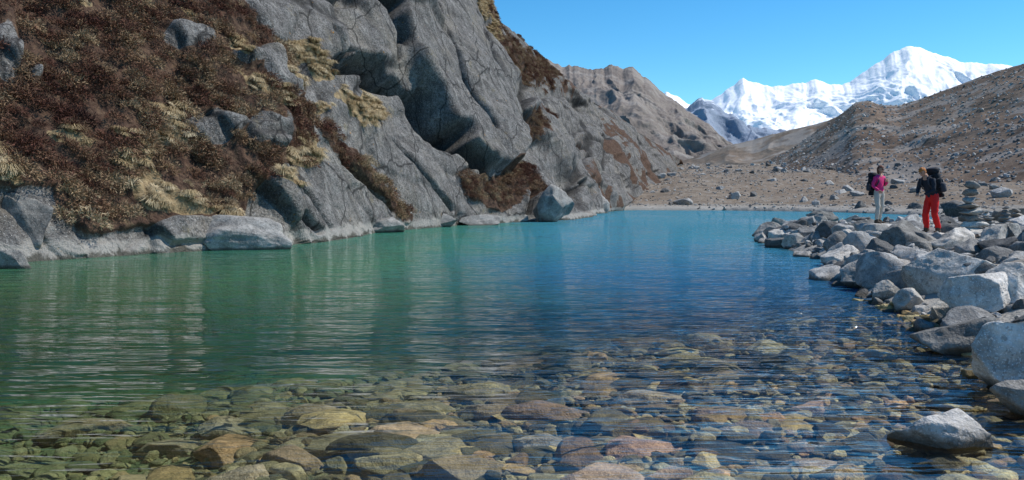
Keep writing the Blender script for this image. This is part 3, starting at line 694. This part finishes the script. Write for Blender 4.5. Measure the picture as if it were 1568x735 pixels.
def backpack(loc,yaw,lean,size,mat,mat2):
    e=bpy.data.objects.new("hiking_backpack",None); COL.objects.link(e); e.location=loc; e.rotation_euler=Euler((lean,0,yaw))
    w,d,h=size
    V,Fc=rbox(w,d,h); part("main_bag",V,Fc,mat,e,(0,-d/2,0),sub=2)
    V,Fc=rbox(w*.95,d*.95,h*.24); part("lid_pocket",V,Fc,mat,e,(0,-d/2,h*.90),(0.1,0,0),sub=2)
    V,Fc=rbox(w*.7,d*.35,h*.5); part("front_pocket",V,Fc,mat2,e,(0,-d*1.02,h*.12),sub=2)
    for s in (-1,1):
        V,Fc=rbox(d*.5,d*.6,h*.42); part("side_pocket",V,Fc,mat2,e,(s*w*.52,-d/2,h*.08),sub=2)
    V,Fc=rbox(w*.9,.14,.13); part("bedroll",V,Fc,mat,e,(0,-d*.6,-.10),sub=2)
    for s in (-1,1):
        pts=[(s*.09,.0,h*.86),(s*.10,.10,h*.90),(s*.11,.20,h*.80),(s*.13,.215,h*.6),(s*.15,.15,h*.38),(s*.16,.02,h*.22)]
        J={str(i):(p,(.026,.012)) for i,p in enumerate(pts)}
        skin("shoulder_strap",J,[(str(i),str(i+1)) for i in range(5)],[mat2],None,e,1)
        for zz in (.35,.7):
            J={str(i):(p,.012) for i,p in enumerate([(s*w*.5,-.01,h*zz),(s*w*.54,-d*.5,h*zz),(s*w*.5,-d*1.0,h*zz)])}
            skin("compression_strap",J,[('0','1'),('1','2')],[mat2],None,e,1)
    return e
M_skin=plain("skin",(.50,.27,.18),.6,.1); M_eye=plain("eye_dark",(.05,.04,.03),.2,.1); M_lip=plain("lips",(.40,.13,.11),.5,.1); M_black=plain("black_plastic",(.012,.012,.014),.25,.2)
M_pink=plain("pink_jacket",(.66,.035,.17),.75,.25,8); M_beige=plain("pale_trousers",(.50,.46,.39),.85,.15,8); M_boot=plain("boots",(.09,.065,.045),.8,.3)
M_red=plain("red_trousers",(.72,.018,.015),.6,.2,8); M_navy=plain("black_jacket",(.018,.022,.032),.7,.3,8); M_pack=plain("pack_fabric",(.015,.016,.02),.7,.3,10); M_pack2=plain("pack_fabric_grey",(.045,.048,.06),.7,.3,10)
M_hairw=plain("auburn_hair",(.16,.055,.03),.6,.4,60); M_hairm=plain("ginger_hair",(.42,.15,.035),.65,.35,60)
def person(name,J,mats,q,yaw,headloc,headrot,hair,longh,glasses,hands,sc):
    e=bpy.data.objects.new(name,None); COL.objects.link(e); e.location=q; e.rotation_euler=(0,0,yaw); e.scale=(sc,)*3
    E=[('pel','wst'),('wst','cst'),('cst','upc'),('upc','nck'),('nck','hb')]; lab=[0,0,0,3,3]
    for s in 'lr':
        E+=[('upc','sh'+s),('sh'+s,'el'+s),('el'+s,'wr'+s),('pel','hp'+s),('hp'+s,'kn'+s),('kn'+s,'an'+s),('an'+s,'to'+s)]
        lab+=[0,0,0,1,1,1,2]
    skin("body",J,E,mats,lab,e,2,.010,root='pel')
    for s in 'lr':
        a=np.array(J['an'+s][0]); t=np.array(J['to'+s][0]); d=t-a; d[2]=0; d/=np.linalg.norm(d)
        V=[];Fc=[]; pr=[(-.085,.036,.085),(-.05,.046,.12),(.02,.046,.11),(.09,.05,.07),(.17,.046,.05),(.20,.03,.035)]
        sd=np.array([-d[1],d[0],0])
        for (f,w,h) in pr:
            for (x,z) in ((-w,0),(w,0),(w*.85,h),(-w*.85,h)):
                p=np.array([a[0],a[1],0])+d*f+sd*x; V.append((p[0],p[1],z))
        for k in range(5):
            for j in range(4): Fc.append((4*k+j,4*k+(j+1)%4,4*k+4+(j+1)%4,4*k+4+j))
        Fc+=[(3,2,1,0),(20,21,22,23)]
        part("boot",V,Fc,M_boot,e,sub=2)
    for (w,d,n,c,s) in hands: hand(e,w,d,n,M_skin,c,s)
    head(e,headloc,headrot,M_skin,hair,longh,glasses); return e
Jw={'pel':((0,0,.93),(.155,.12)),'wst':((0,0,1.06),(.13,.105)),'cst':((0,0.01,1.22),(.15,.115)),'upc':((0,0,1.36),(.13,.095)),'nck':((0,0,1.45),(.055,.055)),'hb':((0,.015,1.53),(.05,.05)),
'shl':((.165,0,1.365),.06),'ell':((.24,-.03,1.12),.05),'wrl':((.19,.15,.98),.036),'shr':((-.165,0,1.365),.06),'elr':((-.25,-.02,1.12),.05),'wrr':((-.14,.17,1.22),.036),
'hpl':((.09,0,.88),.10),'knl':((.10,.06,.49),.07),'anl':((.10,.02,.10),.055),'tol':((.11,.10,.05),.035),'hpr':((-.09,0,.88),.10),'knr':((-.10,.02,.49),.07),'anr':((-.11,-.08,.10),.055),'tor':((-.12,.0,.05),.035)}
yw=math.radians(205)
person("woman_hiker",Jw,[M_pink,M_beige,M_boot,M_skin],qw,yw,(0,.03,1.60),(-.05,0,.15),M_hairw,True,True,
 [((.19,.15,.98),(-.2,.75,-.6),(-1,-.2,0),.5,1),((-.14,.17,1.22),(.35,.25,.8),(.2,-1,.1),.9,-1)],1.0)
def off(q,yaw,x,y,z): return (q[0]+x*math.cos(yaw)-y*math.sin(yaw),q[1]+x*math.sin(yaw)+y*math.cos(yaw),q[2]+z)
backpack(off(qw,yw,0,-.11,.93),yw,.03,(.34,.24,.52),M_pack,M_pack2)
Jm={'pel':((0,-.06,.96),(.15,.125)),'wst':((0,-.02,1.10),(.14,.12)),'cst':((0,.08,1.27),(.17,.135)),'upc':((0,.15,1.43),(.15,.11)),'nck':((0,.22,1.52),(.06,.06)),'hb':((0,.27,1.57),(.055,.055)),
'shl':((.19,.16,1.42),.07),'ell':((.25,.20,1.14),.058),'wrl':((.10,.38,1.05),.04),'shr':((-.19,.16,1.42),.07),'elr':((-.25,.18,1.14),.058),'wrr':((-.10,.36,1.02),.04),
'hpl':((.10,-.05,.90),.115),'knl':((.12,.05,.50),.088),'anl':((.12,-.02,.10),.075),'tol':((.13,.08,.05),.04),'hpr':((-.10,-.05,.90),.115),'knr':((-.12,-.0,.50),.088),'anr':((-.13,-.16,.10),.075),'tor':((-.15,-.06,.05),.04)}
ym=math.radians(112)
person("man_hiker",Jm,[M_navy,M_red,M_boot,M_skin],qm,ym,(0,.33,1.63),(-.55,0,.05),M_hairm,False,False,
 [((.10,.38,1.05),(-.5,.6,-.3),(-.3,-.2,-1),.8,1),((-.10,.36,1.02),(.5,.6,-.2),(.3,-.2,-1),.8,-1)],.98)
backpack(off(qm,ym,0,-.10,.97),ym,-.33,(.40,.30,.64),M_pack,M_pack2)
# ------------------------------------------------------------------ cairns
def cairn(px,py,z,H,W,seed,n=8):
    e=bpy.data.objects.new("stone_cairn",None); COL.objects.link(e); q=onz(px,py,z); e.location=q; r=np.random.default_rng(seed); zz=-.05
    for i in range(n):
        h=H/n*r.uniform(.8,1.25); w=W*(1-.66*(i/n)**.8)*r.uniform(.8,1.25)
        v,Fc=rockshape(seed*50+i,3,cuts=10); v=v*np.array([w/2,w*.42,h*.56]); o=part("stone_%d"%(i+1),v,Fc,M_boulder,e,(r.normal()*.03,r.normal()*.02,zz+h/2),(r.normal()*.06,r.normal()*.06,r.uniform(-.7,.7))); zz+=h*.95
cairn(1485,356,.88,1.35,.85,1,8); cairn(1538,343,.85,.75,.6,2,6); cairn(1510,345,.85,.6,.5,3,5); cairn(1556,350,.85,.6,.6,4,5)
# ------------------------------------------------------------------ light and sky
sd=Vector((.62,.08,.78)).normalized(); el=math.asin(sd.z); azm=math.atan2(sd.x,sd.y)
sl=bpy.data.lights.new("sun",'SUN'); sl.energy=5.0; sl.angle=math.radians(.5); sl.color=(1,.95,.88)
so=bpy.data.objects.new("sun",sl); COL.objects.link(so); so.rotation_euler=sd.to_track_quat('Z','Y').to_euler()
w=bpy.data.worlds.new("World"); scene.world=w; w.use_nodes=True; nt=w.node_tree
sky=nt.nodes.new('ShaderNodeTexSky'); sky.sky_type='NISHITA'; sky.sun_disc=False; sky.sun_elevation=el; sky.sun_rotation=azm; sky.altitude=2500; sky.air_density=1.2; sky.dust_density=.2; sky.ozone_density=2.0
hs=nt.nodes.new('ShaderNodeHueSaturation'); hs.inputs['Saturation'].default_value=1.35; nt.links.new(sky.outputs[0],hs.inputs['Color'])
mm=nt.nodes.new('ShaderNodeMix'); mm.data_type='RGBA'; mm.blend_type='MULTIPLY'; mm.inputs[0].default_value=1; nt.links.new(hs.outputs[0],mm.inputs[6]); mm.inputs[7].default_value=(.85,1.2,1.18,1)
bg=[n for n in nt.nodes if n.type=='BACKGROUND'][0]; bg.inputs[1].default_value=.145; nt.links.new(mm.outputs[2],bg.inputs[0])
scene.view_settings.view_transform='Standard'; scene.view_settings.look='None'; scene.view_settings.exposure=0
